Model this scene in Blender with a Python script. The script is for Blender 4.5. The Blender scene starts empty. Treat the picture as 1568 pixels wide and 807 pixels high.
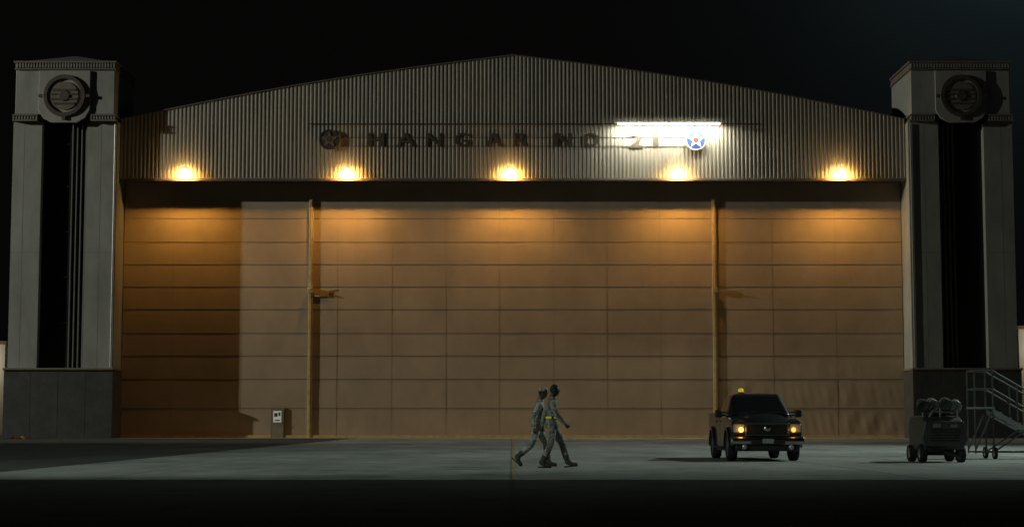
import bpy, bmesh, math, random
from math import sin, cos, pi, radians
from mathutils import Vector, Matrix
random.seed(7)
D = bpy.data
scene = bpy.context.scene
COL = scene.collection

# ------------------------------------------------------------------ materials
def mat(name, col, rough=0.6, metal=0.0, var=0.0, vscale=2.0, bump=0.0, bscale=20.0,
        emit=None, estr=0.0, stretch=(1, 1, 1), spec=0.5, coat=0.0, col2=None):
    m = D.materials.new(name); m.use_nodes = True
    nt = m.node_tree; b = nt.nodes['Principled BSDF']
    b.inputs['Base Color'].default_value = (*col, 1)
    b.inputs['Roughness'].default_value = rough
    b.inputs['Metallic'].default_value = metal
    b.inputs['Specular IOR Level'].default_value = spec
    b.inputs['Coat Weight'].default_value = coat
    tc = nt.nodes.new('ShaderNodeTexCoord')
    mp = nt.nodes.new('ShaderNodeMapping'); mp.inputs['Scale'].default_value = stretch
    nt.links.new(tc.outputs['Object'], mp.inputs['Vector'])
    if var > 0 or col2:
        n = nt.nodes.new('ShaderNodeTexNoise'); n.inputs['Scale'].default_value = vscale
        n.inputs['Detail'].default_value = 6; n.inputs['Roughness'].default_value = 0.65
        nt.links.new(mp.outputs[0], n.inputs['Vector'])
        r = nt.nodes.new('ShaderNodeValToRGB')
        r.color_ramp.elements[0].position = 0.3; r.color_ramp.elements[1].position = 0.7
        c2 = col2 if col2 else tuple(min(1, c * (1 + var)) for c in col)
        c1 = col if col2 else tuple(c * (1 - var) for c in col)
        r.color_ramp.elements[0].color = (*c1, 1); r.color_ramp.elements[1].color = (*c2, 1)
        nt.links.new(n.outputs['Fac'], r.inputs['Fac'])
        nt.links.new(r.outputs['Color'], b.inputs['Base Color'])
    if bump > 0:
        n2 = nt.nodes.new('ShaderNodeTexNoise'); n2.inputs['Scale'].default_value = bscale
        n2.inputs['Detail'].default_value = 5
        nt.links.new(mp.outputs[0], n2.inputs['Vector'])
        bp = nt.nodes.new('ShaderNodeBump'); bp.inputs['Strength'].default_value = bump
        bp.inputs['Distance'].default_value = 0.05
        nt.links.new(n2.outputs['Fac'], bp.inputs['Height'])
        nt.links.new(bp.outputs['Normal'], b.inputs['Normal'])
    if emit:
        b.inputs['Emission Color'].default_value = (*emit, 1)
        b.inputs['Emission Strength'].default_value = estr
    return m

def camo(name, cols, scale=9):
    m = D.materials.new(name); m.use_nodes = True
    nt = m.node_tree; b = nt.nodes['Principled BSDF']; b.inputs['Roughness'].default_value = .9
    tc = nt.nodes.new('ShaderNodeTexCoord'); n = nt.nodes.new('ShaderNodeTexNoise')
    n.inputs['Scale'].default_value = scale; n.inputs['Detail'].default_value = 4
    nt.links.new(tc.outputs['Object'], n.inputs['Vector'])
    r = nt.nodes.new('ShaderNodeValToRGB'); r.color_ramp.interpolation = 'CONSTANT'
    e = r.color_ramp.elements
    e[0].position = 0; e[0].color = (*cols[0], 1); e[1].position = .44; e[1].color = (*cols[1], 1)
    for p, c in ((.52, cols[2]), (.60, cols[3])):
        x = e.new(p); x.color = (*c, 1)
    nt.links.new(n.outputs['Fac'], r.inputs['Fac']); nt.links.new(r.outputs['Color'], b.inputs['Base Color'])
    bp = nt.nodes.new('ShaderNodeBump'); bp.inputs['Strength'].default_value = .7; bp.inputs['Distance'].default_value = .03
    n2 = nt.nodes.new('ShaderNodeTexNoise'); n2.inputs['Scale'].default_value = 12
    nt.links.new(tc.outputs['Object'], n2.inputs['Vector'])
    nt.links.new(n2.outputs['Fac'], bp.inputs['Height']); nt.links.new(bp.outputs['Normal'], b.inputs['Normal'])
    return m

M = {}
M['siding'] = mat('corrugated_siding', (.26, .24, .20), .6, .0, .22, 1.2, stretch=(1, 1, .15))
M['stucco'] = mat('pillar_panel', (.25, .255, .23), .75, 0, .22, .6, .08, 25, stretch=(1, 1, .4))
M['stucco_dk'] = mat('pillar_cap_trim', (.15, .125, .095), .7, 0, .2, 2)
M['joint'] = mat('joint_dark', (.05, .048, .045), .8)
M['joint_soft'] = mat('joint_soft', (.15, .15, .14), .8)
M['glass_dk'] = mat('recess_glazing', (.012, .011, .011), .35, 0, .3, .7)
M['rib'] = mat('mullion', (.20, .20, .19), .5)
M['base'] = mat('plinth', (.045, .045, .042), .8, 0, .3, 1.3, .2, 12)
M['fabric'] = mat('door_fabric', (.36, .29, .205), .85, 0, .14, .3, .02, 2.2, stretch=(1, 1, .7))
M['seam'] = mat('door_seam', (.20, .155, .105), .8)
M['seam_v'] = mat('door_seam_faint', (.31, .25, .175), .8)
M['post'] = mat('guide_post', (.48, .39, .20), .6, 0, .2, 3)
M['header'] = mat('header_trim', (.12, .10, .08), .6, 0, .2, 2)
M['dark'] = mat('dark_metal', (.03, .028, .026), .5, .3, .2, 4)
M['letter'] = mat('letter_metal', (.075, .06, .048), .6, .1, .25, 4)
M['roof'] = mat('roof_sheet', (.1, .1, .1), .6, 0, .2, 1)
M['white'] = mat('white_paint', (.7, .7, .68), .6, 0, .06, 3)
M['blue'] = mat('blue_paint', (.02, .06, .30), .5, 0, .1, 3)
M['red'] = mat('red_paint', (.5, .03, .02), .5, 0, .1, 3)
M['sodium'] = mat('sodium_bulb', (1, .7, .3), .4, emit=(1, .66, .26), estr=40)
M['tube'] = mat('fluorescent_tube', (1, 1, .9), .4, emit=(1, .95, .72), estr=14)
M['galv'] = mat('galvanised_steel', (.30, .30, .29), .45, .7, .15, 3)
M['stairmetal'] = mat('painted_stair_metal', (.10, .105, .10), .5, .2, .2, 3)
M['stairlight'] = mat('worn_stair_edge', (.34, .36, .34), .5, .2, .2, 3)  # paler metal for treads, platform and stringers
M['yellowline'] = mat('yellow_line_paint', (.27, .18, .08), .8, 0, .45, 3)
M['pale_wall'] = mat('pale_wall', (.5, .48, .42), .8, 0, .1, .6)
M['window'] = mat('window_glass', (.02, .02, .025), .1)

def ground_mat(name, c1, c2, joint, slab=7.6, rough=.75, jw=.05, spec=.2):
    m = D.materials.new(name); m.use_nodes = True
    nt = m.node_tree; b = nt.nodes['Principled BSDF']
    tc = nt.nodes.new('ShaderNodeTexCoord')
    n = nt.nodes.new('ShaderNodeTexNoise'); n.inputs['Scale'].default_value = .35; n.inputs['Detail'].default_value = 9
    n.inputs['Roughness'].default_value = .7
    mp = nt.nodes.new('ShaderNodeMapping'); mp.inputs['Scale'].default_value = (1, .35, 1)
    nt.links.new(tc.outputs['Object'], mp.inputs['Vector']); nt.links.new(mp.outputs[0], n.inputs['Vector'])
    r = nt.nodes.new('ShaderNodeValToRGB')
    r.color_ramp.elements[0].position = .34; r.color_ramp.elements[1].position = .66
    r.color_ramp.elements[0].color = (*c1, 1); r.color_ramp.elements[1].color = (*c2, 1)
    nt.links.new(n.outputs['Fac'], r.inputs['Fac'])
    br = nt.nodes.new('ShaderNodeTexBrick'); br.offset = 0; br.squash = 1
    br.inputs['Scale'].default_value = 1; br.inputs['Mortar Size'].default_value = jw
    br.inputs['Brick Width'].default_value = slab; br.inputs['Row Height'].default_value = slab
    br.inputs['Color1'].default_value = (1, 1, 1, 1); br.inputs['Color2'].default_value = (.80, .81, .80, 1)
    br.inputs['Mortar'].default_value = (joint, joint, joint, 1)
    nt.links.new(tc.outputs['Object'], br.inputs['Vector'])
    n3 = nt.nodes.new('ShaderNodeTexNoise'); n3.inputs['Scale'].default_value = .9; n3.inputs['Detail'].default_value = 4
    nt.links.new(tc.outputs['Object'], n3.inputs['Vector'])
    r3 = nt.nodes.new('ShaderNodeValToRGB'); r3.color_ramp.elements[0].position = .56; r3.color_ramp.elements[1].position = .70
    r3.color_ramp.elements[0].color = (1, 1, 1, 1); r3.color_ramp.elements[1].color = (.58, .58, .58, 1)
    nt.links.new(n3.outputs['Fac'], r3.inputs['Fac'])
    mx = nt.nodes.new('ShaderNodeMix'); mx.data_type = 'RGBA'; mx.blend_type = 'MULTIPLY'; mx.inputs[0].default_value = 1
    nt.links.new(r.outputs['Color'], mx.inputs[6]); nt.links.new(br.outputs['Color'], mx.inputs[7])
    mx2 = nt.nodes.new('ShaderNodeMix'); mx2.data_type = 'RGBA'; mx2.blend_type = 'MULTIPLY'; mx2.inputs[0].default_value = 1
    nt.links.new(mx.outputs[2], mx2.inputs[6]); nt.links.new(r3.outputs['Color'], mx2.inputs[7])
    nt.links.new(mx2.outputs[2], b.inputs['Base Color'])
    b.inputs['Roughness'].default_value = rough
    b.inputs['Specular IOR Level'].default_value = spec
    n2 = nt.nodes.new('ShaderNodeTexNoise'); n2.inputs['Scale'].default_value = 12; n2.inputs['Detail'].default_value = 6
    nt.links.new(tc.outputs['Object'], n2.inputs['Vector'])
    bp = nt.nodes.new('ShaderNodeBump'); bp.inputs['Strength'].default_value = .3; bp.inputs['Distance'].default_value = .02
    nt.links.new(n2.outputs['Fac'], bp.inputs['Height']); nt.links.new(bp.outputs['Normal'], b.inputs['Normal'])
    return m
M['concrete'] = ground_mat('apron_concrete', (.17, .183, .170), (.34, .355, .33), .5)
M['asphalt'] = ground_mat('asphalt', (.036, .039, .037), (.060, .063, .060), .8, 9, .95, spec=.05)  # foreground shadow put into the ground colour

# ------------------------------------------------------------------ helpers
def link(o, parent=None):
    COL.objects.link(o)
    if parent: o.parent = parent
    return o
def empty(name, loc=(0, 0, 0), rz=0):
    o = D.objects.new(name, None); o.location = loc; o.rotation_euler[2] = rz
    o.empty_display_size = .5
    return link(o)
def mobj(name, verts, faces, m, parent=None, smooth=False, bevel=0, seg=2):
    me = D.meshes.new(name); me.from_pydata([tuple(v) for v in verts], [], faces); me.update()
    bm = bmesh.new(); bm.from_mesh(me); bmesh.ops.recalc_face_normals(bm, faces=bm.faces); bm.to_mesh(me); bm.free()
    me.materials.append(m)
    if smooth:
        for p in me.polygons: p.use_smooth = True
    o = D.objects.new(name, me); link(o, parent)
    if bevel:
        b = o.modifiers.new('bevel', 'BEVEL'); b.width = bevel; b.segments = seg; b.limit_method = 'ANGLE'
        b.angle_limit = radians(35)
        for p in me.polygons: p.use_smooth = True
        w = o.modifiers.new('wn', 'WEIGHTED_NORMAL'); w.keep_sharp = True
    return o
def boxgeo(x0, x1, y0, y1, z0, z1):
    v = [(x0, y0, z0), (x1, y0, z0), (x1, y1, z0), (x0, y1, z0), (x0, y0, z1), (x1, y0, z1), (x1, y1, z1), (x0, y1, z1)]
    f = [(0, 3, 2, 1), (4, 5, 6, 7), (0, 1, 5, 4), (1, 2, 6, 5), (2, 3, 7, 6), (3, 0, 4, 7)]
    return v, f
def box(name, x0, x1, y0, y1, z0, z1, m, parent=None, bevel=0):
    if x0 > x1: x0, x1 = x1, x0
    v, f = boxgeo(x0, x1, y0, y1, z0, z1)
    return mobj(name, v, f, m, parent, bevel=bevel)
def boxes(name, lst, m, parent=None, bevel=0):
    V = []; F = []
    for b in lst:
        b = list(b)
        if b[0] > b[1]: b[0], b[1] = b[1], b[0]
        v, f = boxgeo(*b); k = len(V); V += v; F += [tuple(i + k for i in q) for q in f]
    return mobj(name, V, F, m, parent, bevel=bevel)
def lathe(name, prof, m, parent=None, axis='x', seg=32, loc=(0, 0, 0), smooth=True, rot=None):
    V = []; F = []; n = len(prof)
    for i in range(seg):
        a = 2 * pi * i / seg
        for r, h in prof:
            if axis == 'x': V.append((h, r * cos(a), r * sin(a)))
            elif axis == 'y': V.append((r * cos(a), h, r * sin(a)))
            else: V.append((r * cos(a), r * sin(a), h))
    for i in range(seg):
        j = (i + 1) % seg
        for k in range(n - 1):
            F.append((i * n + k, i * n + k + 1, j * n + k + 1, j * n + k))
    o = mobj(name, V, F, m, parent, smooth)
    o.location = loc
    if rot: o.rotation_euler = rot
    return o
def tubes(name, segs, r, m, parent=None, n=8):
    V = []; F = []
    for a, b in segs:
        a = Vector(a); b = Vector(b); d = (b - a).normalized()
        u = d.orthogonal().normalized(); w = d.cross(u); k = len(V)
        for p in (a, b):
            for i in range(n):
                t = 2 * pi * i / n; V.append(p + (u * cos(t) + w * sin(t)) * r)
        for i in range(n):
            j = (i + 1) % n; F.append((k + i, k + j, k + n + j, k + n + i))
        F.append(tuple(k + i for i in range(n))[::-1]); F.append(tuple(k + n + i for i in range(n)))
    return mobj(name, V, F, m, parent, smooth=False)
def extrude_x(name, poly, x0, x1, m, parent=None, bevel=0):
    n = len(poly); V = [(x0, y, z) for y, z in poly] + [(x1, y, z) for y, z in poly]
    F = [tuple(range(n)), tuple(range(2 * n - 1, n - 1, -1))] + [(i, (i + 1) % n, n + (i + 1) % n, n + i) for i in range(n)]
    return mobj(name, V, F, m, parent, bevel=bevel)
def extrude_y(name, poly, y0, y1, m, parent=None, bevel=0):
    n = len(poly); V = [(x, y0, z) for x, z in poly] + [(x, y1, z) for x, z in poly]
    F = [tuple(range(n)), tuple(range(2 * n - 1, n - 1, -1))] + [(i, (i + 1) % n, n + (i + 1) % n, n + i) for i in range(n)]
    return mobj(name, V, F, m, parent, bevel=bevel)
def light(name, kind, loc, power, col, target=None, radius=.2, angle=60, blend=.3, parent=None):
    l = D.lights.new(name, kind); l.energy = power; l.color = col
    l.shadow_soft_size = radius
    if kind == 'SPOT': l.spot_size = radians(angle); l.spot_blend = blend
    o = D.objects.new(name, l); link(o, parent); o.location = loc
    if target is not None:
        o.rotation_euler = (Vector(target) - Vector(loc)).to_track_quat('-Z', 'Y').to_euler()
    return o

# ------------------------------------------------------------------ camera
cam = D.cameras.new('camera'); co = D.objects.new('camera', cam); link(co)
co.location = (0, 0, 1.0); co.rotation_euler = (radians(90 + 5.185), 0, 0)
cam.lens = 62; cam.sensor_width = 36; cam.clip_end = 5000; cam.clip_start = .1
scene.camera = co

# ------------------------------------------------------------------ world (night sky with a faint glow)
w = D.worlds.new('World'); scene.world = w; w.use_nodes = True
nt = w.node_tree; bg = nt.nodes['Background']
tc = nt.nodes.new('ShaderNodeTexCoord')
dp = nt.nodes.new('ShaderNodeVectorMath'); dp.operation = 'DOT_PRODUCT'
gd = Vector((sin(radians(18)), cos(radians(18)), math.tan(radians(19)))).normalized()
dp.inputs[1].default_value = gd
nt.links.new(tc.outputs['Generated'], dp.inputs[0])
pw = nt.nodes.new('ShaderNodeMath'); pw.operation = 'POWER'; pw.inputs[1].default_value = 130
mxm = nt.nodes.new('ShaderNodeMath'); mxm.operation = 'MAXIMUM'; mxm.inputs[1].default_value = 0
nt.links.new(dp.outputs['Value'], mxm.inputs[0]); nt.links.new(mxm.outputs[0], pw.inputs[0])
rp = nt.nodes.new('ShaderNodeMix'); rp.data_type = 'RGBA'
rp.inputs[6].default_value = (.0018, .0017, .0016, 1); rp.inputs[7].default_value = (.012, .021, .024, 1)
nz = nt.nodes.new('ShaderNodeTexNoise'); nz.inputs['Scale'].default_value = 5; nz.inputs['Detail'].default_value = 3
nt.links.new(tc.outputs['Generated'], nz.inputs['Vector'])
ml = nt.nodes.new('ShaderNodeMath'); ml.operation = 'MULTIPLY'
ad = nt.nodes.new('ShaderNodeMath'); ad.operation = 'ADD'; ad.inputs[1].default_value = .5
nt.links.new(nz.outputs['Fac'], ad.inputs[0]); nt.links.new(pw.outputs[0], ml.inputs[0]); nt.links.new(ad.outputs[0], ml.inputs[1])
nt.links.new(ml.outputs[0], rp.inputs[0]); nt.links.new(rp.outputs[2], bg.inputs['Color'])
bg.inputs['Strength'].default_value = 1
scene.view_settings.view_transform = 'Standard'; scene.view_settings.look = 'None'; scene.view_settings.exposure = 0

# ------------------------------------------------------------------ ground
def sheet(name, x0, x1, y0, y1, z, m):
    return mobj(name, [(x0, y0, z), (x1, y0, z), (x1, y1, z), (x0, y1, z)], [(0, 1, 2, 3)], m)
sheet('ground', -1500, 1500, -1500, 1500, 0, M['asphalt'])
mobj('concrete_apron', [(-10.6, 31.8, .004), (300, 31.8, .004), (300, 122, .004), (-10.6, 122, .004)], [(0, 1, 2, 3)], M['concrete'])
mobj('taxiway', [(-300, 31.8, .004), (-10.6, 31.8, .004), (-10.6, 34.6, .004), (-300, 34.6, .004)], [(0, 1, 2, 3)], M['concrete'])  # lit concrete left between the two shaded areas
M['oldasphalt'] = ground_mat('weathered_asphalt', (.05, .052, .048), (.085, .087, .08), .8, 9, .9, spec=.1)  # left ground shadow put into a darker pavement colour
sheet('hangar_pavement', -300, -10.6, 34.6, 122, .004, M['oldasphalt'])  # dark sheet in the shape of the cast shadow on the left
sheet('taxi_line', .0, .09, 31.9, 121.8, .008, M['yellowline'])
sheet('threshold_pavement', -27.6, 27.7, 122, 126, .006, mat('threshold', (.36, .32, .25), .8, 0, .25, 1))

# ------------------------------------------------------------------ hangar
HX, HY = .05, 122.7
H = empty('aircraft_hangar', (HX, HY, 0))
W2 = 27.75
def zroof(x):
    t = min(1, abs(x) / 27.8); return 22.45 + 4.6 * (1 - t) + .38 * sin(pi * t)
V = []; F = []; pitch = .28; x = -W2; pts = []
while x < W2 - 1e-6:
    pts += [(x, .82), (x + .10, .825), (x + .14, .85), (x + .24, .85)]; x += pitch
for i, (px, py) in enumerate(pts):
    px = min(px, W2)
    for z in (18.14, 20.4, zroof(px)):
        V.append((px, py, z))
for i in range(len(pts) - 1):
    for k in range(2):
        F.append((3 * i + k, 3 * i + 3 + k, 3 * i + 4 + k, 3 * i + 1 + k))
mobj('gable_siding', V, F, M['siding'], H)
V = []; F = []; n = 48
for i in range(n + 1):
    x = -W2 - .05 + (2 * W2 + .1) * i / n; z = zroof(x)
    V += [(x, .76, z - .02), (x, .76, z + .06), (x, 1.2, z + .06), (x, 1.2, z - .02)]
for i in range(n):
    a = 4 * i; b = a + 4
    for k in range(4): F.append((a + k, a + (k + 1) % 4, b + (k + 1) % 4, b + k))
mobj('roof_coping', V, F, M['header'], H)
V = []; F = []
for i in range(n + 1):
    x = -W2 + 2 * W2 * i / n; z = zroof(x) + .02
    V += [(x, 1.0, z), (x, 60, z)]
for i in range(n): F.append((2 * i, 2 * i + 2, 2 * i + 3, 2 * i + 1))
mobj('roof', V, F, M['roof'], H)
boxes('side_walls', [(-W2 - .3, -W2, 2.9, 60, 0, 22.3), (W2, W2 + .3, 2.9, 60, 0, 22.3), (-W2, W2, 59.7, 60, 0, 22.3)], M['siding'], H)
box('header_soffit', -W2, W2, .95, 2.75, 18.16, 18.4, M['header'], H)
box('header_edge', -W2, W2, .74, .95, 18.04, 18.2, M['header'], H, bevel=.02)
box('header_flashing', -W2, W2, .75, .805, 18.21, 18.28, M['siding'], H)

def panel(name, x0, x1, seed, wr=0.0):
    nx = max(8, int((x1 - x0) / .16)); nz_ = 120; V = []; F = []
    rnd = random.Random(seed); ph = [rnd.uniform(0, 6.28) for _ in range(12)]
    seams = [0, 2.1, 4.15, 5.8, 7.4, 9.1, 10.7, 12.3, 13.9, 15.6, 18.15]
    for j in range(nz_ + 1):
        z = 18.15 * j / nz_
        for s in range(10):
            if seams[s] <= z <= seams[s + 1] + 1e-6: t = (z - seams[s]) / (seams[s + 1] - seams[s]); break
        for i in range(nx + 1):
            x = x0 + (x1 - x0) * i / nx
            y = 2.6 - .006 * sin(pi * t)
            y += .003 * sin(x * .9 + ph[0] + .2 * z)
            lowf = max(0, 1 - z / 7.0); e = sin(pi * t)
            y += wr * lowf * e * (.018 * sin(x * 4.3 + ph[2] + s * 1.7 + 1.2 * sin(z * 1.3 + x * .3)) * (.5 + .5 * sin(x * .8 + ph[5] + s)) + .008 * sin(x * 10 + ph[3] + s * 2.9 + 2.5 * z))
            V.append((x, y, z))
    for j in range(nz_):
        for i in range(nx):
            a = j * (nx + 1) + i; F.append((a, a + 1, a + nx + 2, a + nx + 1))
    mobj(name, V, F, M['fabric'], H, smooth=True)
panel('door_panel_1', -W2, -14.35, 1, .35)
panel('door_panel_2', -14.35, 14.35, 2, .5)
panel('door_panel_3', 14.35, W2, 3, 1.8)
seams = [2.1, 4.15, 5.8, 7.4, 9.1, 10.7, 12.3, 13.9, 15.6]
boxes('door_seams', [(-W2, W2, 2.578, 2.61, z - .016, z + .016) for z in seams], M['seam'], H)
vs = [-12.5, -8.6, -4.75, -.95, 2.9, 6.7, 10.5, -19.3, -24.2, 18.5, 23.0]
boxes('door_battens', [(x - .02, x + .02, 2.586, 2.61, .1, 17.0) for x in vs], M['seam_v'], H)
box('door_bottom_bar', -W2, W2, 2.48, 2.56, .02, .2, M['post'], H)
boxes('guide_posts', [(s * 14.38 - .15, s * 14.38 + .15, 2.44, 2.565, 0, 17.05) for s in (-1, 1)], M['post'], H, bevel=.02)
boxes('guide_post_flange', [(s * 14.38 - .03, s * 14.38 + .03, 2.40, 2.437, 0, 17.0) for s in (-1, 1)], M['post'], H)
boxes('guide_brackets', [(s * 14.38 - .2, s * 14.38 + .2, 2.15, 2.39, 10.25, 10.65) for s in (-1, 1)] +
      [(s * 14.38 - .06, s * 14.38 + .06, 1.9, 2.14, 10.45, 10.55) for s in (-1, 1)], M['post'], H, bevel=.03)
boxes('bracket_plate', [(-14.1, -13.1, 2.47, 2.53, 10.0, 10.55), (-13.09, -12.75, 2.48, 2.52, 10.45, 10.55)], M['post'], H)
box('personnel_door_frame', -17.1, -16.12, 2.46, 2.56, 0, 2.13, M['joint_soft'], H)
box('personnel_door_leaf', -17.02, -16.2, 2.42, 2.455, .02, 2.05, mat('door_leaf', (.22, .20, .16), .6, 0, .15, 3), H)
box('personnel_door_window', -16.92, -16.35, 2.40, 2.418, 1.1, 1.9, mat('lit_notice', (.7, .72, .68), .5, emit=(.9, .95, .85), estr=.14), H)
boxes('notice_marks', [(-16.85, -16.62, 2.394, 2.399, 1.5, 1.76), (-16.8, -16.45, 2.394, 2.399, 1.2, 1.28), (-16.55, -16.42, 2.394, 2.399, 1.55, 1.8)], M['joint'], H)
boxes('door_handle', [(-16.3, -16.24, 2.36, 2.418, .98, 1.06)], M['dark'], H)

def pylon(s, nm):
    def b(name, lst, m, bevel=0):
        boxes(nm + '_' + name, [(s * q[0], s * q[1], *q[2:]) for q in lst], m, H, bevel)
    b('shaft', [(27.8, 29.92, 0, 6, 4.86, 22.1), (33.1, 35.12, 0, 6, 4.86, 22.1), (29.93, 33.09, .9, 6, 4.86, 22.1)], M['stucco'])
    b('recess', [(29.93, 33.09, .62, .88, 4.86, 22.1)], M['glass_dk'])
    b('mullions', [(x - .035, x + .035, .3, .61, 4.86, 22.1) for x in (30.05, 30.36, 30.68, 31.0)], M['rib'])
    b('recess_transoms', [(31.2, 33.05, .56, .61, z, z + .05) for z in (8, 11.2, 14.4, 17.6, 20.6)], M['dark'])
    b('joints', [(34.3, 34.33, -.003, .02, 4.9, 22.0), (28.9, 28.93, -.003, .02, 4.9, 22.0)] +
      [(27.82, 29.9, -.004, .02, z, z + .03) for z in (12.9,)] + [(33.12, 35.1, -.004, .02, z, z + .03) for z in (12.9,)], M['joint_soft'])
    b('plinth', [(27.72, 35.25, -.35, 6, 0, 4.68)], M['base'])
    b('plinth_joints', [(27.74, 35.23, -.356, -.34, z, z + .03) for z in (1.55, 3.1)] + [(x, x + .03, -.357, -.34, .02, 4.6) for x in (29.6, 31.5, 33.4)], M['joint'])
    b('plinth_ledge', [(27.66, 35.33, -.45, 6, 4.69, 4.85)], M['stucco_dk'], .03)
    b('cap', [(28.0, 34.95, -.3, 6, 22.62, 25.75)], M['stucco'], .04)
    b('cap_lower_band', [(27.85, 29.62, -.42, 6, 22.12, 22.22), (33.35, 35.1, -.42, 6, 22.12, 22.22), (27.85, 29.62, -.42, 6, 22.5, 22.6), (33.35, 35.1, -.42, 6, 22.5, 22.6)], M['stucco_dk'])
    b('cap_band_core', [(27.95, 35.0, -.2, 6, 22.23, 22.49)], M['joint'])
    b('cap_band_dentils', [(x, x + .09, -.36, -.19, 22.23, 22.49) for x in [27.95 + .2 * i for i in range(9)] + [33.4 + .2 * i for i in range(9)]], M['stucco'])
    b('cornice', [(27.9, 35.02, -.45, 6, 25.76, 25.86), (27.95, 35.0, -.3, 6, 25.87, 26.22), (27.85, 35.08, -.5, 6, 26.23, 26.38)], M['stucco_dk'], .02)
    b('cornice_dentils', [(x, x + .1, -.44, -.31, 25.9, 26.2) for x in [28.0 + .2 * i for i in range(35)]], M['stucco'])
    x0, x1 = s * 28.4, s * 34.6
    mobj(nm + '_cap_roof', [(x0, -.2, 26.38), (x1, -.2, 26.38), (x1, 5.8, 26.38), (x0, 5.8, 26.38), (s * 31.2, 2.2, 27.25), (s * 31.7, 2.2, 27.25), (s * 31.7, 3, 27.25), (s * 31.2, 3, 27.25)],
         [(0, 1, 5, 4), (1, 2, 6, 5), (2, 3, 7, 6), (3, 0, 4, 7), (4, 5, 6, 7)], M['roof'], H)
    c = s * 31.48
    extrude_y(nm + '_tongue', [(c - 1.8, 25.7), (c - 1.8, 22.9), (c - 1.5, 22.35), (c - .9, 22.0), (c + .9, 22.0), (c + 1.5, 22.35), (c + 1.8, 22.9), (c + 1.8, 25.7)], -.45, -.31, M['stucco'], H, bevel=.03)
    lathe(nm + '_emblem_ring', [(1.2, -.08), (1.46, -.08), (1.50, -.05), (1.50, .05), (1.2, .05), (1.2, -.08)], M['letter'], H, 'y', 48, (c, -.51, 23.9), smooth=False)
    lathe(nm + '_emblem_disc', [(0, -.02), (1.0, -.02), (1.0, .04)], M['stucco_dk'], H, 'y', 40, (c, -.49, 23.9), smooth=False)
    lathe(nm + '_emblem_core', [(.0, -.06), (.35, -.06), (.4, 0)], M['letter'], H, 'y', 24, (c, -.52, 23.9), smooth=False)
    e = [(31.48 - 1.78, 31.48 - 1.15, -.57, -.46, 23.78, 24.0), (31.48 + 1.15, 31.48 + 1.78, -.57, -.46, 23.78, 24.0)]
    for dz, hw in ((.42, .82), (.12, .98), (-.22, .96), (-.55, .75)):
        e.append((31.48 - hw, 31.48 + hw, -.56, -.46, 23.9 + dz - .06, 23.9 + dz + .06))
    e.append((31.48 - .12, 31.48 + .12, -.58, -.46, 22.2, 22.45))
    b('emblem_bars', e, M['letter'])
    tubes(nm + '_conduit', [((s * 27.95, -.08, 4.9), (s * 27.95, -.08, 22.0))], .05, M['galv'], H)
pylon(-1, 'pylon_a'); pylon(1, 'pylon_b')

# ------------------------------------------------------------------ sign
S = empty('hangar_sign', (0, HY + .78, 0))
def letter(ch, xc, wdt, zc, hgt):
    cu = D.curves.new('letter_' + ch, 'FONT'); cu.body = ch; cu.size = 1; cu.extrude = .016; cu.offset = .014
    cu.align_x = 'CENTER'
    o = D.objects.new('tmp', cu); COL.objects.link(o)
    bpy.context.view_layer.update()
    me = D.meshes.new_from_object(o.evaluated_get(bpy.context.evaluated_depsgraph_get()))
    D.objects.remove(o)
    xs = [v.co.x for v in me.vertices]; ys = [v.co.y for v in me.vertices]
    sx = wdt / (max(xs) - min(xs)); sz = hgt / (max(ys) - min(ys)); mx_ = (max(xs) + min(xs)) / 2; my = min(ys)
    for v in me.vertices:
        x, y, z = v.co; v.co = ((x - mx_) * sx + xc, .006 - z, (y - my) * sz + zc - hgt / 2)
    me.materials.append(M['letter'])
    o = D.objects.new('letter_' + ch.lower(), me); link(o, S)
X = lambda u: (u - 784) * .04595
for ch, u0, u1 in [('H', 563, 587), ('A', 606, 635), ('N', 651, 675), ('G', 695, 719), ('A', 742, 770), ('R', 786, 808),
                   ('N', 850, 875), ('O', 894, 918)]:
    letter(ch, X((u0 + u1) / 2), (u1 - u0) * .04595, 20.98, .98)
letter('2', X(974), 22 * .04595, 20.9, 1.0); letter('1', X(1005), 8 * .04595, 20.98, 1.0)
boxes('sign_rails', [(X(522), X(1052), .012, .035, 21.13, 21.17), (X(522), X(1052), .012, .035, 20.50, 20.54)], M['letter'], S)
boxes('sign_hood', [(X(470), X(1165), -.06, .035, 22.1, 22.15)], M['letter'], S)
def star(name, xc, zc, lit):
    R = empty(name, (xc, HY + .66, zc))
    a, bb, c = (M['blue'], M['white'], M['red']) if lit else (M['letter'], M['stucco_dk'], M['letter'])  # unlit star: shade put into its colours with darker materials
    lathe('disc', [(0, 0), (.68, 0), (.68, .12), (0, .12)], a, R, 'y', 40, smooth=False)
    lathe('rim', [(.66, -.03), (.72, -.03), (.72, .12), (.66, .12), (.66, -.03)], M['white'] if lit else M['letter'], R, 'y', 40, smooth=False)
    pts = [((.63 if i % 2 == 0 else .25) * sin(pi * i / 5), (.63 if i % 2 == 0 else .25) * cos(pi * i / 5)) for i in range(10)]
    extrude_y('star', pts, -.04, -.002, bb, R)
    lathe('centre', [(0, -.05), (.19, -.05), (.19, -.042)], c, R, 'y', 24, smooth=False)
    boxes('bracket', [(-.05, .05, .121, .17, -.05, .05)], M['dark'], R)
star('star_insignia', X(503), 20.98, False)
star('star_insignia', X(1067), 20.95, True)
T = empty('fluorescent_sign_light', (0, HY + .15, 22.0))
tb = []
for k in range(4):
    a = X(946) + k * 1.83; tb.append(((a, 0, 0), (a + 1.7, 0, 0)))
tubes('tubes', tb, .06, M['tube'], T, 10)
boxes('reflector', [(X(943), X(1105), -.1, .16, .10, .13), (X(943), X(1105), -.1, -.085, .09, .1)], M['white'], T)
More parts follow.
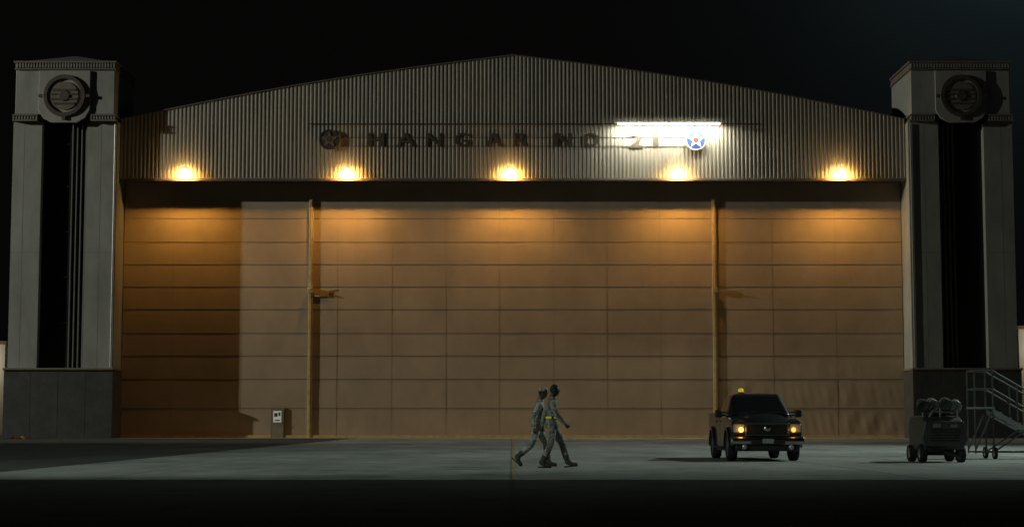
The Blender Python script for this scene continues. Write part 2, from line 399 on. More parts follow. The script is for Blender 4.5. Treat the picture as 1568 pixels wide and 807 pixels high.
boxes('arms', [(X(u), X(u) + .05, .16, .64, .1, .14) for u in (950, 985, 1025, 1062, 1098)], M['dark'], T)
for k in range(4):
    a = X(946) + k * 1.83 + .85
    l = D.lights.new('tube_light', 'AREA'); l.shape = 'RECTANGLE'; l.size = 1.7; l.size_y = .08; l.energy = 230; l.color = (1, .97, .78)
    o = D.objects.new('tube_light', l); link(o, T); o.location = (a - 0, .0, -.08); o.rotation_euler = (radians(8), 0, 0)

# sodium wall lamps
for u in (281, 531, 781, 1040, 1289):
    xx = (u - 784) * .0459
    L = empty('sodium_wall_lamp', (xx, HY + .8, 18.68))
    boxes('wall_box', [(-.1, .1, -.10, -.0, -.1, .1)], M['dark'], L, bevel=.02)
    lathe('globe', [(0, -.16), (.10, -.13), (.17, -.04), (.19, .03), (.13, .14), (0, .19)], M['sodium'], L, 'z', 20, (0, -.43, 0))
    boxes('arm', [(-.025, .025, -.26, -.10, -.02, .02)], M['dark'], L)
    light('lamp', 'POINT', (0, -.46, .0), 320, (1, .52, .12), radius=.2, parent=L)
    sl = light('downlight', 'SPOT', (0, -.46, -.01), 7600, (1, .47, .09), None, .2, 160, 1.0, L)
    sl.rotation_euler = (radians(56), 0, 0)

# ------------------------------------------------------------------ floodlight masts
def mast(x, y, h, tx, ty, tz, power, col, angle, blend):
    P = empty('floodlight_mast', (x, y, 0))
    lathe('pole', [(.35, 0), (.35, .4), (.28, .41), (.16, h)], M['galv'], P, 'z', 16)
    d = Vector((tx - x, ty - y, 0)).normalized(); pr = Vector((-d.y, d.x, 0))
    segs = [(pr * -1.4 + Vector((0, 0, h)), pr * 1.4 + Vector((0, 0, h)))]
    tubes('crossarm', segs, .06, M['galv'], P)
    for k in (-1.2, -.4, .4, 1.2):
        c = pr * k + Vector((0, 0, h))
        q = Vector((tx - x, ty - y, tz - h)).to_track_quat('-Z', 'Y')
        o = lathe('floodlight_head', [(0, .3), (.2, .28), (.3, .0), (.3, -.02), (.26, .02), (0, .05)], M['galv'], P, 'z', 16, c)
        o.rotation_euler = q.to_euler()
    loc = Vector((0, 0, h)) + Vector((tx - x, ty - y, tz - h)).normalized() * .6
    l = light('flood', 'SPOT', loc, power, col, None, .35, angle, blend, P)
    l.rotation_euler = Vector((tx - x, ty - y, tz - h)).to_track_quat('-Z', 'Y').to_euler()
mast(-122, 92.7, 39, -8, 123, 9, 260000, (1, 1.0, .85), 38, .6)
mast(40, 62, 27, 2, 62, 0, 44000, (.86, 1.0, .92), 92, .8)
mast(-26, 22, 14, 0, 50, 0, 11000, (.84, 1.0, .88), 44, .6)  # added fill lamp, brightens the walkers' left sides

# ------------------------------------------------------------------ background buildings
def bgb(x0, x1, y0, h, lampx):
    B = empty('airfield_building', (0, y0, 0))
    box('walls', x0, x1, 0, 14, 0, h, M['pale_wall'], B)
    box('parapet', x0 - .15, x1 + .15, -.15, 14.15, h, h + .3, M['stucco_dk'], B)
    boxes('windows', [(x, x + 1.6, -.03, -.01, z, z + 1.3) for x in [x0 + 1 + 3 * i for i in range(int((x1 - x0 - 2) / 3))] for z in (1.2, 5.0)], M['window'], B)
    box('door', lampx - .5, lampx + .5, -.05, -.02, 0, 2.1, M['dark'], B)
    light('wall_pack', 'POINT', (lampx, -1.2, h - 1.5), 500, (1, .90, .66), radius=.15, parent=B)  # added lamp to brighten the pale wall
    box('wall_pack_body', lampx - .15, lampx + .15, -.25, -.01, h - 1.4, h - 1.2, M['dark'], B)
bgb(-70, -43.1, 150, 7.7, -46.2)
bgb(43.1, 75, 150, 9.0, 46.2)

# ------------------------------------------------------------------ vehicles
M['paint'] = mat('truck_paint', (.014, .020, .022), .32, .2, .1, 3, coat=.6)
M['paint2'] = mat('car_paint', (.45, .46, .45), .3, .2, .05, 3, coat=.6)
M['chrome'] = mat('chrome', (.42, .44, .44), .25, 1.0)
M['tyre'] = mat('tyre', (.015, .015, .015), .85, 0, .2, 8)
M['rim'] = mat('wheel_rim', (.35, .36, .36), .3, .8)
M['carglass'] = mat('car_glass', (.012, .014, .015), .08, 0, spec=.7, coat=.3)
M['plastic'] = mat('black_plastic', (.02, .02, .02), .5)
M['headlamp'] = mat('headlamp_lens', (.45, .47, .46), .15, .3)
M['amber'] = mat('amber_signal', (.9, .35, .03), .3, emit=(1, .36, .05), estr=6)
M['amber_dim'] = mat('amber_signal_dim', (.9, .35, .03), .3, emit=(1, .36, .05), estr=2)
M['beacon'] = mat('amber_beacon', (.8, .55, .05), .3, emit=(1, .7, .05), estr=.35)
def wheel(P, x, y, r=.39, wd=.26, out=-1):
    h = wd / 2
    lathe('tyre', [(r * .6, -h * .8), (r * .85, -h), (r * .96, -h * .85), (r, -h * .5), (r, h * .5), (r * .96, h * .85), (r * .85, h), (r * .6, h * .8)], M['tyre'], P, 'x', 36, (x, y, r))
    lathe('rim', [(0, out * h * .55), (r * .2, out * h * .6), (r * .5, out * h * .35), (r * .57, out * h * .82), (r * .62, out * h * .8)], M['rim'], P, 'x', 24, (x, y, r))
    boxes('hub', [(x + out * h * .4, x + out * h * .75, y - .03, y + .03, r * .5, r * 1.5), (x + out * h * .4, x + out * h * .74, y - r * .5, y + r * .5, r - .03, r + .03)], M['rim'], P)
def vehicle(name, loc, rz, paint, suv=False, lights_on=True, beacon=True):
    P = empty(name, loc, rz)
    L = 5.6 if not suv else 4.9
    wf, wr = .98, (4.55 if not suv else 3.85); R = .47
    def arch(c): return [(c + R * cos(a), .36 + R * sin(a)) for a in [pi - pi * i / 12 for i in range(13)]]
    poly = [(.06, .40), (.02, .70), (.06, .98), (.22, 1.07), (.8, 1.14), (1.45, 1.2), (L - .08, 1.24), (L, 1.1), (L, .55), (L - .1, .42)]
    low = [(wr + R, .36)] + [(c, z) for c, z in arch(wr)[::-1]][1:] + [(wr - R - .05, .34), (wf + R + .05, .34)] + arch(wf)[::-1] + [(.3, .36)]
    poly = poly + low
    extrude_x('body', poly, -.93, .93, paint, P, bevel=.05)
    for s in (-1, 1):
        for c in (wf, wr):
            pts = [(c + (R + .1) * cos(a), .36 + (R + .09) * sin(a)) for a in [pi * i / 16 for i in range(17)]] + \
                  [(c + R * cos(a), .36 + R * sin(a)) for a in [pi - pi * i / 16 for i in range(17)]]
            extrude_x('fender_flare', pts, s * .90, s * 1.0, paint, P, bevel=.02)
    boxes('undercarriage', [(-.68, .68, .35, L - .3, .30, .5), (-.9, .9, wf + .55, wr - .6, .26, .34)], M['plastic'], P)
    hv = []
    for y, zc, zs, hw in ((.06, 1.0, .95, .62), (.12, 1.06, .98, .78), (.35, 1.14, 1.06, .86), (.9, 1.21, 1.12, .88), (1.5, 1.26, 1.18, .88)):
        for t in (-1, -.72, -.6, 0, .6, .72, 1):
            zz = zs if abs(t) == 1 else (zs + .03 if abs(t) > .65 else (zc if abs(t) > .1 else zc + .01))
            hv.append((t * hw, y, zz))
    hf = [(j * 7 + i, j * 7 + i + 1, j * 7 + i + 8, j * 7 + i + 7) for j in range(4) for i in range(6)]
    mobj('hood', hv, hf, paint, P, smooth=True)
    yb0, yt0 = 1.42, 2.1; yb1, yt1 = (3.65, 3.45) if not suv else (4.8, 4.5)
    zt = 1.82; zb = 1.2; wb, wt = .88, .655
    cv = [(-wb, yb0, zb), (wb, yb0, zb), (wb, yb1, zb), (-wb, yb1, zb), (-wt, yt0, zt), (wt, yt0, zt), (wt, yt1, zt), (-wt, yt1, zt)]
    mobj('cab', cv, [(0, 1, 5, 4), (1, 2, 6, 5), (2, 3, 7, 6), (3, 0, 4, 7), (4, 5, 6, 7), (0, 3, 2, 1)], paint, P, bevel=.10, seg=4)
    rv = []
    for y, k in ((yt0 + .03, .0), (yt0 + .4, .05), (yt1 - .2, .05), (yt1 - .05, 0)):
        for t in (-1, -.6, 0, .6, 1): rv.append((t * (wt - .07), y, zt - .01 + k * (1 - t * t) + .005))
    mobj('roof_crown', rv, [(j * 5 + i, j * 5 + i + 1, j * 5 + i + 6, j * 5 + i + 5) for j in range(3) for i in range(4)], paint, P, smooth=True)
    def pane(nm, a, b, c, d, u0, u1, v0, v1, off):
        a, b, c, d = map(Vector, (a, b, c, d))
        def q(u, v): return (a.lerp(b, u)).lerp(d.lerp(c, u), v)
        nn = (b - a).cross(d - a).normalized() * off
        mobj(nm, [q(u0, v0) + nn, q(u1, v0) + nn, q(u1, v1) + nn, q(u0, v1) + nn], [(0, 1, 2, 3)], M['carglass'], P)
    pane('windscreen', cv[0], cv[1], cv[5], cv[4], .08, .92, .06, .86, .008)
    pane('rear_window', cv[2], cv[3], cv[7], cv[6], .1, .9, .15, .83, .008)
    for (i, j, k, l_) in ((1, 2, 6, 5), (3, 0, 4, 7)):
        if i == 1:
            pane('side_glass', cv[i], cv[j], cv[k], cv[l_], .14, .5, .1, .84, .008); pane('side_glass', cv[i], cv[j], cv[k], cv[l_], .54, .90, .1, .84, .008)
        else:
            pane('side_glass', cv[i], cv[j], cv[k], cv[l_], .10, .46, .1, .84, .008); pane('side_glass', cv[i], cv[j], cv[k], cv[l_], .5, .86, .1, .84, .008)
    tubes('wipers', [((-.6, 1.43, 1.26), (-.05, 1.5, 1.31)), ((.05, 1.43, 1.26), (.6, 1.5, 1.31))], .012, M['plastic'], P, 6)
    box('grille_void', -.54, .54, -.01, .1, .72, .99, M['plastic'], P, bevel=.03)
    boxes('grille_surround', [(-.58, .58, -.05, .02, .985, 1.02), (-.58, -.54, -.05, .02, .72, .984), (.54, .58, -.05, .02, .72, .984), (-.58, .58, -.05, .02, .69, .719)], M['chrome'], P, bevel=.01)
    boxes('grille_bars', [(-.53, .53, -.04, .0, z, z + .022) for z in (.78, .84, .90, .95)], M['dark'], P)
    lathe('badge', [(0, -.06), (.07, -.055), (.09, -.03)], M['chrome'], P, 'y', 24, (0, 0, .87))
    for s in (-1, 1):
        box('headlamp', s * .60, s * .90, -.03, .08, .76, 1.0, M['headlamp'], P, bevel=.04)
        boxes('headlamp_bezel', [(s * .59, s * .91, -.02, .06, .73, .757), (s * .59, s * .91, -.02, .06, 1.003, 1.03)], M['plastic'], P)
        am = (M['amber'] if s < 0 else M['amber_dim']) if lights_on else M['headlamp']
        lathe('signal_lamp', [(0, -.035), (.05, -.03), (.07, 0), (.07, .03)], am, P, 'y', 20, (s * .70, -.02, .84))
        lathe('fog_lamp', [(0, -.03), (.05, -.025), (.07, 0)], M['headlamp'], P, 'y', 18, (s * .62, -.13, .38))
        box('mirror', s * 1.0, s * 1.2, 1.6, 1.72, 1.17, 1.38, M['plastic'], P, bevel=.04)
        box('mirror_glass', s * 1.02, s * 1.18, 1.722, 1.73, 1.19, 1.36, M['chrome'], P)
        tubes('mirror_arm', [((s * .86, 1.68, 1.22), (s * 1.02, 1.68, 1.24)), ((s * .84, 1.68, 1.3), (s * 1.02, 1.68, 1.32))], .02, M['plastic'], P)
        boxes('door_handle', [(s * .93, s * .965, 2.55, 2.7, 1.06, 1.09), (s * .93, s * .965, 3.4, 3.55, 1.06, 1.09)], M['plastic'], P)
        boxes('door_gap', [(s * .925, s * .933, y, y + .015, .45, 1.19) for y in (1.62, 2.75, 3.62)], M['joint'], P)
        boxes('running_board', [(s * .9, s * 1.02, 1.65, wr - .65, .33, .38)], M['plastic'], P, bevel=.02)
        wheel(P, s * .84, wf, out=s); wheel(P, s * .84, wr, out=s)
        box('tail_lamp', s * .78, s * .92, L - .02, L + .03, .8, 1.15, M['red'], P, bevel=.02)
    extrude_x('front_bumper', [(-.13, .44), (-.16, .54), (-.13, .62), (-.10, .65), (.08, .66), (.08, .44)], -.97, .97, M['chrome'], P, bevel=.03)
    boxes('valance', [(-.85, .85, -.09, .1, .27, .435)], M['plastic'], P, bevel=.03)
    boxes('bumper_intake', [(-.45, .45, -.168, -.1, .46, .57)], M['plastic'], P)
    box('licence_plate', -.15, .15, -.18, -.169, .48, .6, M['headlamp'], P)
    extrude_x('rear_bumper', [(L - .02, .45), (L - .02, .66), (L + .14, .64), (L + .14, .45)], -.93, .93, M['chrome'], P, bevel=.03)
    if not suv:
        boxes('bed_floor', [(-.78, .78, 3.75, L - .1, 1.225, 1.25)], M['plastic'], P)
        boxes('bed_rails', [(-.93, -.8, 3.7, L - .03, 1.2, 1.31), (.8, .93, 3.7, L - .03, 1.2, 1.31), (-.8, .8, L - .1, L - .02, 1.2, 1.31)], paint, P, bevel=.02)
    tubes('antenna', [((-.8, 1.3, 1.15), (-.8, 1.35, 1.75))], .006, M['plastic'], P, 5)
    if beacon:
        lathe('beacon_base', [(0, 0), (.1, 0), (.1, .03), (0, .03)], M['plastic'], P, 'z', 16, (-.38, 2.4, 1.85))
        lathe('beacon', [(.075, .03), (.075, .1), (.05, .13), (0, .135)], M['beacon'], P, 'z', 16, (-.38, 2.4, 1.85))
    if lights_on:
        light('signal_glow', 'POINT', (-.70, -.15, .84), 1.5, (1, .4, .06), radius=.05, parent=P)
        light('signal_glow', 'POINT', (.70, -.15, .84), .6, (1, .4, .06), radius=.05, parent=P)
vehicle('pickup_truck', (6.8, 47.2, 0.004), 0, M['paint'])
vehicle('parked_suv', (-35.6, 116, 0.004), radians(12), M['paint2'], suv=True, lights_on=False, beacon=False)

# ------------------------------------------------------------------ floodlight cart
C = empty('floodlight_cart', (11.15, 45.9, .004))
M['cart'] = mat('cart_paint', (.05, .055, .05), .45, .1, .3, 5)
extrude_x('body', [(-.1, .32), (-.22, .55), (-.1, 1.08), (.25, 1.2), (1.5, 1.2), (1.65, .9), (1.65, .4), (1.4, .32)], -.50, .50, M['cart'], C, bevel=.04)
extrude_y('front_panel', [(-.52, .42), (.52, .42), (.60, .62), (.50, 1.06), (-.50, 1.06), (-.60, .62)], -.28, -.1, M['cart'], C, bevel=.03)
boxes('louvres', [(-.38, .38, -.30, -.281, z, z + .03) for z in (.55, .62, .69, .76, .83)], M['dark'], C)
boxes('panel_label', [(-.3, -.1, -.29, -.281, .9, 1.0), (.15, .32, -.29, -.281, .9, .98)], M['galv'], C)
for s in (-1, 1):
    wheel(C, s * .50, .15, r=.22, wd=.2, out=s); wheel(C, s * .50, 1.35, r=.22, wd=.2, out=s)
boxes('axles', [(-.45, .45, .1, .2, .18, .26), (-.45, .45, 1.3, 1.4, .18, .26), (-.08, .08, .1, 1.4, .24, .33)], M['dark'], C)
boxes('fenders', [(s * .42, s * .62, -.1, .42, .45, .48) for s in (-1, 1)], M['cart'], C, bevel=.01)
tubes('tow_bar', [((0, -.2, .28), (.25, -.75, .12)), ((.25, -.75, .12), (.25, -.85, .12))], .03, M['dark'], C)
tubes('lamp_frame', [((-.45, .2, 1.1), (-.45, .2, 1.5)), ((.45, .2, 1.1), (.45, .2, 1.5)), ((-.5, .2, 1.3), (.5, .2, 1.3)), ((0, .2, 1.15), (0, .2, 1.6)), ((-.3, .2, 1.15), (-.1, .2, 1.5))], .025, M['galv'], C)
for k, (x, z, ry) in enumerate([(-.47, 1.48, .35), (-.2, 1.5, .1), (.12, 1.52, -.1), (.4, 1.47, -.35)]):
    o = lathe('lamp_head', [(0, .2), (.08, .2), (.12, .12), (.17, -.05), (.175, -.08), (.15, -.08), (.06, -.03), (0, -.03)], M['galv'] if k % 2 else M['cart'], C, 'z', 20, (x, .12 + .1 * (k % 2), z))
    o.rotation_euler = (radians(-60), ry, ry)
boxes('control_box', [(-.15, .2, .3, .7, 1.2, 1.42)], M['cart'], C, bevel=.02)
tubes('cable_coil', [((.3 + .1 * cos(a), .5 + .1 * sin(a), 1.25), (.3 + .1 * cos(a + .5), .5 + .1 * sin(a + .5), 1.25)) for a in [i * .5 for i in range(13)]], .02, M['tyre'], C, 6)

# ------------------------------------------------------------------ maintenance stand with stairs
A = empty('maintenance_stairs', (13.2, 50.4, .004))
segs = []
for y in (0, .8):
    segs += [((-.02, y, .15), (-.02, y, 1.45)), ((.5, y, .15), (.5, y, 1.45)), ((-.02, y, 1.45), (.5, y, 1.45)),
             ((-.02, y, 1.45), (-.02, y, 2.5)), ((.5, y, 1.45), (.5, y, 2.5)), ((-.02, y, 2.5), (.5, y, 2.5)), ((-.02, y, 1.98), (.5, y, 1.98)),
             ((.5, y, 2.5), (2.9, y, 1.1)), ((.5, y, 1.98), (2.8, y, .62)), ((2.9, y, 1.1), (2.8, y, .1)), ((1.2, y, 2.08), (1.2, y, 1.05)), ((2.0, y, 1.62), (2.0, y, .6)),
             ((-.02, y, .2), (2.8, y, .2)), ((.5, y, .2), (1.5, y, .85)), ((-.02, y, .25), (.5, y, 1.4)), ((.5, y, 1.40), (.5, y, .2))]
segs += [((-.02, 0, z), (-.02, .8, z)) for z in (1.45, 1.98, 2.5, .2)] + [((.5, 0, .2), (.5, .8, .2)), ((2.8, 0, .2), (2.8, .8, .2))]
tubes('frame_and_rails', segs, .024, M['stairmetal'], A)
boxes('platform', [(-.05, .55, -.03, .83, 1.42, 1.47)], M['stairlight'], A)
boxes('treads', [(.5 + .27 * i, .5 + .27 * i + .26, 0, .8, 1.30 - .155 * i, 1.33 - .155 * i) for i in range(8)], M['stairlight'], A)
for y in (-.03, .8):
    mobj('stringer', [(.5, y, 1.42), (2.8, y, .12), (2.8, y, .02), (.5, y, 1.27), (.5, y + .03, 1.42), (2.8, y + .03, .12), (2.8, y + .03, .02), (.5, y + .03, 1.27)],
         [(0, 1, 2, 3), (4, 7, 6, 5), (0, 4, 5, 1), (1, 5, 6, 2), (2, 6, 7, 3), (3, 7, 4, 0)], M['stairlight'], A)
for x in (.5, 2.4):
    for y in (-.1, .9): wheel(A, x, y, r=.17, wd=.1, out=-1)

# wheel chocks left at the foot of the left pylon
mch = mat('chock_orange', (.7, .22, .05), .7, 0, .2, 10)
for x in (-33.1, -32.5):
    K = empty('wheel_chock', (x, 117.5, .004))
    extrude_y('wedge', [(-.2, 0), (.2, 0), (.12, .16), (-.02, .18)], -.12, .12, mch, K, bevel=.01)

# ------------------------------------------------------------------ people
M['camoA'] = camo('airman_camouflage', [(.19, .20, .165), (.31, .32, .27), (.46, .46, .40), (.11, .115, .10)], 9)
M['camoB'] = camo('airman_camouflage_worn', [(.12, .125, .105), (.20, .205, .17), (.29, .29, .25), (.065, .07, .06)], 9)  # darker copy of the same uniform, shade put into its colours
M['skinA'] = mat('skin_dark', (.055, .032, .022), .5, 0, .1, 20)
M['skinB'] = mat('skin_brown', (.12, .07, .05), .5, 0, .1, 20)
M['hair'] = mat('hair_black', (.012, .010, .009), .8, 0, .3, 60)
M['boot'] = mat('boot_suede', (.05, .052, .042), .8, 0, .2, 10)
M['belt'] = mat('reflective_belt', (.62, .60, .02), .5, 0, .05, 10, emit=(.8, .8, .02), estr=.10)  # faint emission imitates light thrown back by the belt
def skin_mesh(verts, edges, radii, sub=2, root=0):
    me = D.meshes.new('t'); me.from_pydata([tuple(v) for v in verts], edges, []); me.update()
    o = D.objects.new('t', me); COL.objects.link(o)
    m = o.modifiers.new('s', 'SKIN'); m.use_smooth_shade = True; m.branch_smoothing = .5
    for i, r in enumerate(radii):
        sv = me.skin_vertices[0].data[i]; sv.radius = r if isinstance(r, tuple) else (r, r); sv.use_root = (i == root)
    s = o.modifiers.new('ss', 'SUBSURF'); s.levels = sub; s.render_levels = sub
    bpy.context.view_layer.update()
    res = D.meshes.new_from_object(o.evaluated_get(bpy.context.evaluated_depsgraph_get()))
    D.objects.remove(o); return res
def add_mesh(name, me, mats, parent, fn=None):
    me.materials.clear()
    for m in mats: me.materials.append(m)
    for p in me.polygons:
        p.use_smooth = True; p.material_index = fn(p.center) if fn else 0
    o = D.objects.new(name, me); return link(o, parent)
def hand(P, wrist, d, palmn, thumb, mat_, curl=.5, sc=1.0):
    wrist = Vector(wrist); d = Vector(d).normalized(); thumb = Vector(thumb); thumb = (thumb - d * thumb.dot(d)).normalized()
    pn = Vector(palmn); pn = (pn - d * pn.dot(d) - thumb * pn.dot(thumb)).normalized()
    bm = bmesh.new()
    def add(me): bm.from_mesh(me); D.meshes.remove(me)
    add(skin_mesh([wrist - d * .03, wrist + d * .03, wrist + d * .09 * sc], [(0, 1), (1, 2)], [.030, .038, .042], 2))
    for t, ln in ((.028, .074), (.009, .083), (-.010, .077), (-.029, .060)):
        a = wrist + d * .072 + thumb * t; pts = [a]
        ang = .2
        for f in (.45, .3, .25):
            ang += curl; a = a + (d * cos(ang) + pn * sin(ang)) * ln * f * sc; pts.append(a)
        add(skin_mesh(pts, [(0, 1), (1, 2), (2, 3)], [.0115, .0105, .0095, .008], 1))
    a = wrist + d * .025 + thumb * .024
    p1 = a + (d * .75 + thumb * .45 + pn * .3).normalized() * .035; p2 = p1 + (d * .95 + thumb * .1 + pn * .3).normalized() * .03; p3 = p2 + (d + pn * .5).normalized() * .022
    add(skin_mesh([a, p1, p2, p3], [(0, 1), (1, 2), (2, 3)], [.015, .0135, .012, .009], 1))
    me = D.meshes.new('hand'); bm.to_mesh(me); bm.free()
    add_mesh('hand', me, [mat_], P)
def head(P, c, tilt, skin, cloth, cap=False, yaw=0):
    G = D.objects.new('head', None); link(G, P); G.location = c; G.rotation_euler = (0, tilt, yaw)
    V = []; F = []; nu, nv = 40, 28
    for j in range(nv + 1):
        th = pi * j / nv
        for i in range(nu):
            ph = 2 * pi * i / nu
            x = sin(th) * cos(ph); y = sin(th) * sin(ph); z = cos(th)
            X_ = x * (.100 if x > 0 else .102); Y_ = y * .078; Z_ = z * .125
            if z < 0:
                k = -z; Y_ *= 1 - .30 * k; X_ = X_ * (1 - .12 * k) + .018 * k
                if x < 0: X_ *= (1 - .45 * k)
            fx = max(0, x)
            X_ += .026 * math.exp(-((y / .16) ** 2 + ((z + .12) / .17) ** 2)) * (fx > .3)
            X_ += .007 * math.exp(-((y / .6) ** 2 + ((z - .2) / .1) ** 2)) * fx
            X_ -= .008 * math.exp(-(((abs(y) - .38) / .18) ** 2 + ((z - .03) / .12) ** 2)) * fx
            X_ += .007 * math.exp(-((y / .3) ** 2 + ((z + .50) / .09) ** 2)) * fx
            X_ += .012 * math.exp(-((y / .4) ** 2 + ((z + .85) / .15) ** 2))
            V.append((X_, Y_, Z_))
    for j in range(nv):
        for i in range(nu):
            F.append((j * nu + i, j * nu + (i + 1) % nu, (j + 1) * nu + (i + 1) % nu, (j + 1) * nu + i))
    mobj('skull_and_face', V, F, skin, G, smooth=True)
    for s in (-1, 1):
        ear = lathe('ear', [(0, -.006), (.018, -.008), (.028, 0), (.022, .006), (0, .003)], skin, G, 'y', 16, (-.008, s * .079, -.012)); ear.scale = (.7, 1, 1.15)
        lathe('eye', [(0, -.008), (.006, -.005), (.009, 0), (.006, .005), (0, .008)], M['white'], G, 'z', 12, (.082, s * .030, .004))
        lathe('iris', [(0, -.005), (.005, 0), (0, .005)], M['hair'], G, 'x', 10, (.090, s * .030, .004))
    tubes('mouth', [((.098, -.022, -.064), (.103, 0, -.062)), ((.103, 0, -.062), (.098, .022, -.064))], .003, M['hair'], G, 6)
    hv = []; hf = []; mm = 14
    for j in range(mm + 1):
        for i in range(nu):
            ph = 2 * pi * i / nu
            lim = (.40 * pi if cos(ph) > .35 else .40 * pi + (.28 * pi) * min(1, (.35 - cos(ph)) / .8))
            if cos(ph) > .5: lim = .33 * pi
            th = lim * j / mm; k = 1.025 if j < mm else .99
            z = cos(th); x = sin(th) * cos(ph); y = sin(th) * sin(ph)
            X_ = x * .102 * k; Y_ = y * .078 * k; Z_ = z * .125 * k
            if z < 0: kk = -z; Y_ *= 1 - .30 * kk; X_ = (X_ + .018 * kk) * (1 - .3 * kk)
            hv.append((X_, Y_, Z_))
    for j in range(mm):
        for i in range(nu): hf.append((j * nu + i, j * nu + (i + 1) % nu, (j + 1) * nu + (i + 1) % nu, (j + 1) * nu + i))
    mobj('hair', hv, hf, M['hair'], G, smooth=True)
    if cap:
        lathe('patrol_cap', [(.100, .02), (.106, .02), (.108, .06), (.104, .095), (.09, .105), (0, .109)], cloth, G, 'z', 32, (-.002, 0, .02)).scale = (1, .84, 1)
        mobj('cap_visor', [(.085, -.07, .045), (.145, -.045, .035), (.158, 0, .034), (.145, .045, .035), (.085, .07, .045),
                           (.085, -.07, .052), (.145, -.045, .041), (.158, 0, .040), (.145, .045, .041), (.085, .07, .052)],
             [(0, 1, 2, 3, 4), (9, 8, 7, 6, 5), (0, 1, 6, 5), (1, 2, 7, 6), (2, 3, 8, 7), (3, 4, 9, 8)], cloth, G)
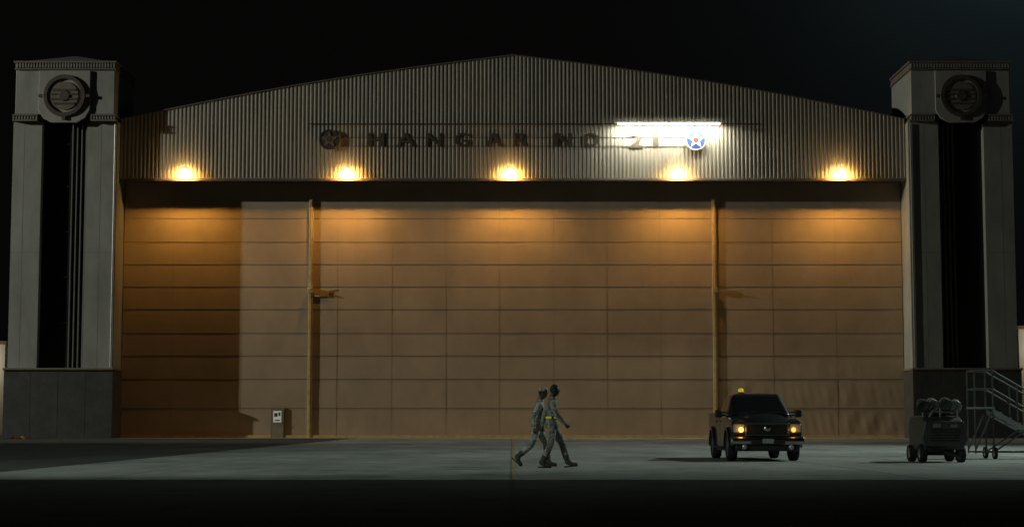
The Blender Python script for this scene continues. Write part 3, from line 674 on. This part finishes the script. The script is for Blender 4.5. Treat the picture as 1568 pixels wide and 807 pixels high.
def person(name, loc, J, skin, cloth, belt, lean, cap, scale):
    P = empty(name, loc); P.scale = (scale,) * 3
    pel = Vector(J['pelvis']); lx = lean
    def tr(h, x=0, y=0): return Vector((pel.x + lx * (h - pel.z) + x, y, h))
    v = [pel, tr(1.09), tr(1.22, -.004), tr(1.34, -.008), tr(1.44, -.012), tr(1.53, 0), tr(1.64, .012)]
    e = [(0, 1), (1, 2), (2, 3), (3, 4), (4, 5), (5, 6)]
    r = [.142, .142, .158, .165, .115, .070, .064]
    sides = {}
    for s, k in ((-1, 'R'), (1, 'L')):
        sh = tr(1.40, -.008, s * .185); el = Vector(J['elbow' + k]); wr = Vector(J['wrist' + k])
        cl = tr(1.37, -.008, s * .10)
        i = len(v)
        v += [cl, sh, sh.lerp(el, .5), el, el.lerp(wr, .45), wr]
        e += [(3, i), (i, i + 1), (i + 1, i + 2), (i + 2, i + 3), (i + 3, i + 4), (i + 4, i + 5)]
        r += [.110, .086, .070, .060, .056, .044]
        hp = Vector((pel.x, s * .095, pel.z - .06)); kn = Vector(J['knee' + k]); an = Vector(J['ankle' + k])
        i = len(v)
        v += [hp, hp.lerp(kn, .5), kn, kn.lerp(an, .4), kn.lerp(an, .72), an]
        e += [(0, i), (i, i + 1), (i + 1, i + 2), (i + 2, i + 3), (i + 3, i + 4), (i + 4, i + 5)]
        r += [.112, .104, .082, .082, .076, .056]
        sides[k] = (sh, el, wr, kn, an)
    me = skin_mesh(v, e, r, 2, 0)
    ank = [sides[k][4] for k in 'RL']
    def f(c):
        if c.z > 1.50 and abs(c.y) < .09: return 1
        for a in ank:
            if (c - a).length < .17 and c.z < .5: return 2
        return 0
    add_mesh('body', me, [cloth, skin, M['boot']], P, f)
    lathe('collar', [(.070, -.03), (.080, -.01), (.076, .022), (.066, .02)], cloth, P, 'z', 24, tr(1.50, -.004))
    o = lathe('jacket_skirt', [(.125, .18), (.136, .08), (.150, -.05), (.144, -.055), (.125, .05)], cloth, P, 'z', 32, tr(.90)); o.scale = (1, 1.15, 1)
    for s in (-1, 1):
        q = Vector((pel.x, s * .095, pel.z - .06)).lerp(Vector(J['knee' + ('R' if s < 0 else 'L')]), .55)
        box('cargo_pocket', q.x - .055, q.x + .055, q.y + s * .075 - .012, q.y + s * .075 + .012, q.z - .07, q.z + .07, cloth, P, bevel=.01)
    if belt:
        bz = tr(1.075)
        o = lathe('reflective_belt', [(.134, -.022), (.141, -.02), (.141, .02), (.134, .022)], M['belt'], P, 'z', 36, bz); o.scale = (1, 1.08, 1)
        box('belt_buckle', bz.x - .02, bz.x + .03, bz.y - .160, bz.y - .150, bz.z - .03, bz.z + .03, M['plastic'], P)
    head(P, tr(1.665, .036), lean * .4, skin, cloth, cap)
    for s, k in ((-1, 'R'), (1, 'L')):
        sh, el, wr, kn, an = sides[k]
        dd = (wr - el).normalized()
        lathe('cuff', [(.036, -.025), (.042, 0), (.037, .022)], cloth, P, 'z', 16, wr, rot=dd.to_track_quat('Z', 'Y').to_euler())
        hand(P, wr + dd * .015, dd + Vector((0, 0, -.15)), (0, -s, 0), (1, 0, 0), skin, .42, 1.0)
        fp = J['foot' + k]
        B = D.objects.new('boot', None); link(B, P); B.location = an; B.rotation_euler = (0, fp, 0)
        bv = [(0, 0, .10), (-.0, 0, .0), (-.05, 0, -.062), (.06, 0, -.058), (.14, 0, -.066), (.215, 0, -.070)]
        bme = skin_mesh([Vector(q) for q in bv], [(0, 1), (1, 2), (1, 3), (3, 4), (4, 5)], [.064, .062, .056, .058, .052, .044], 2, 1)
        add_mesh('boot_upper', bme, [M['boot']], B)
        so = [(-.085, .02), (-.075, .034), (-.03, .038), (.04, .036), (.12, .046), (.175, .042), (.205, .024)]
        pts = [(x, -h) for x, h in so] + [(x, h) for x, h in so[::-1]]
        n_ = len(pts); VV = [(x, y, -.108) for x, y in pts] + [(x, y, -.082) for x, y in pts]
        mobj('sole', VV, [tuple(range(n_)), tuple(range(2 * n_ - 1, n_ - 1, -1))] + [(i, (i + 1) % n_, n_ + (i + 1) % n_, n_ + i) for i in range(n_)], M['hair'], B)
    return P
person('walking_airman', (.91, 40.3, .004), dict(pelvis=(0, 0, .955),
       elbowR=(.10, -.25, 1.13), wristR=(.27, -.23, .955), elbowL=(-.16, .25, 1.14), wristL=(-.20, .25, .90),
       kneeR=(-.03, -.10, .50), ankleR=(-.22, -.10, .112), kneeL=(.22, .10, .53), ankleL=(.34, .09, .122),
       footR=.03, footL=-.10), M['skinA'], M['camoB'], True, .03, False, 1.055)
person('walking_airman', (.60, 41.6, .004), dict(pelvis=(0, 0, .94),
       elbowR=(-.10, -.25, 1.13), wristR=(-.08, -.25, .88), elbowL=(.12, .25, 1.12), wristL=(.28, .23, .95),
       kneeR=(-.14, -.10, .50), ankleR=(-.46, -.10, .215), kneeL=(.20, .10, .52), ankleL=(.24, .09, .11),
       footR=.75, footL=0), M['skinB'], M['camoA'], False, .12, True, 1.03)
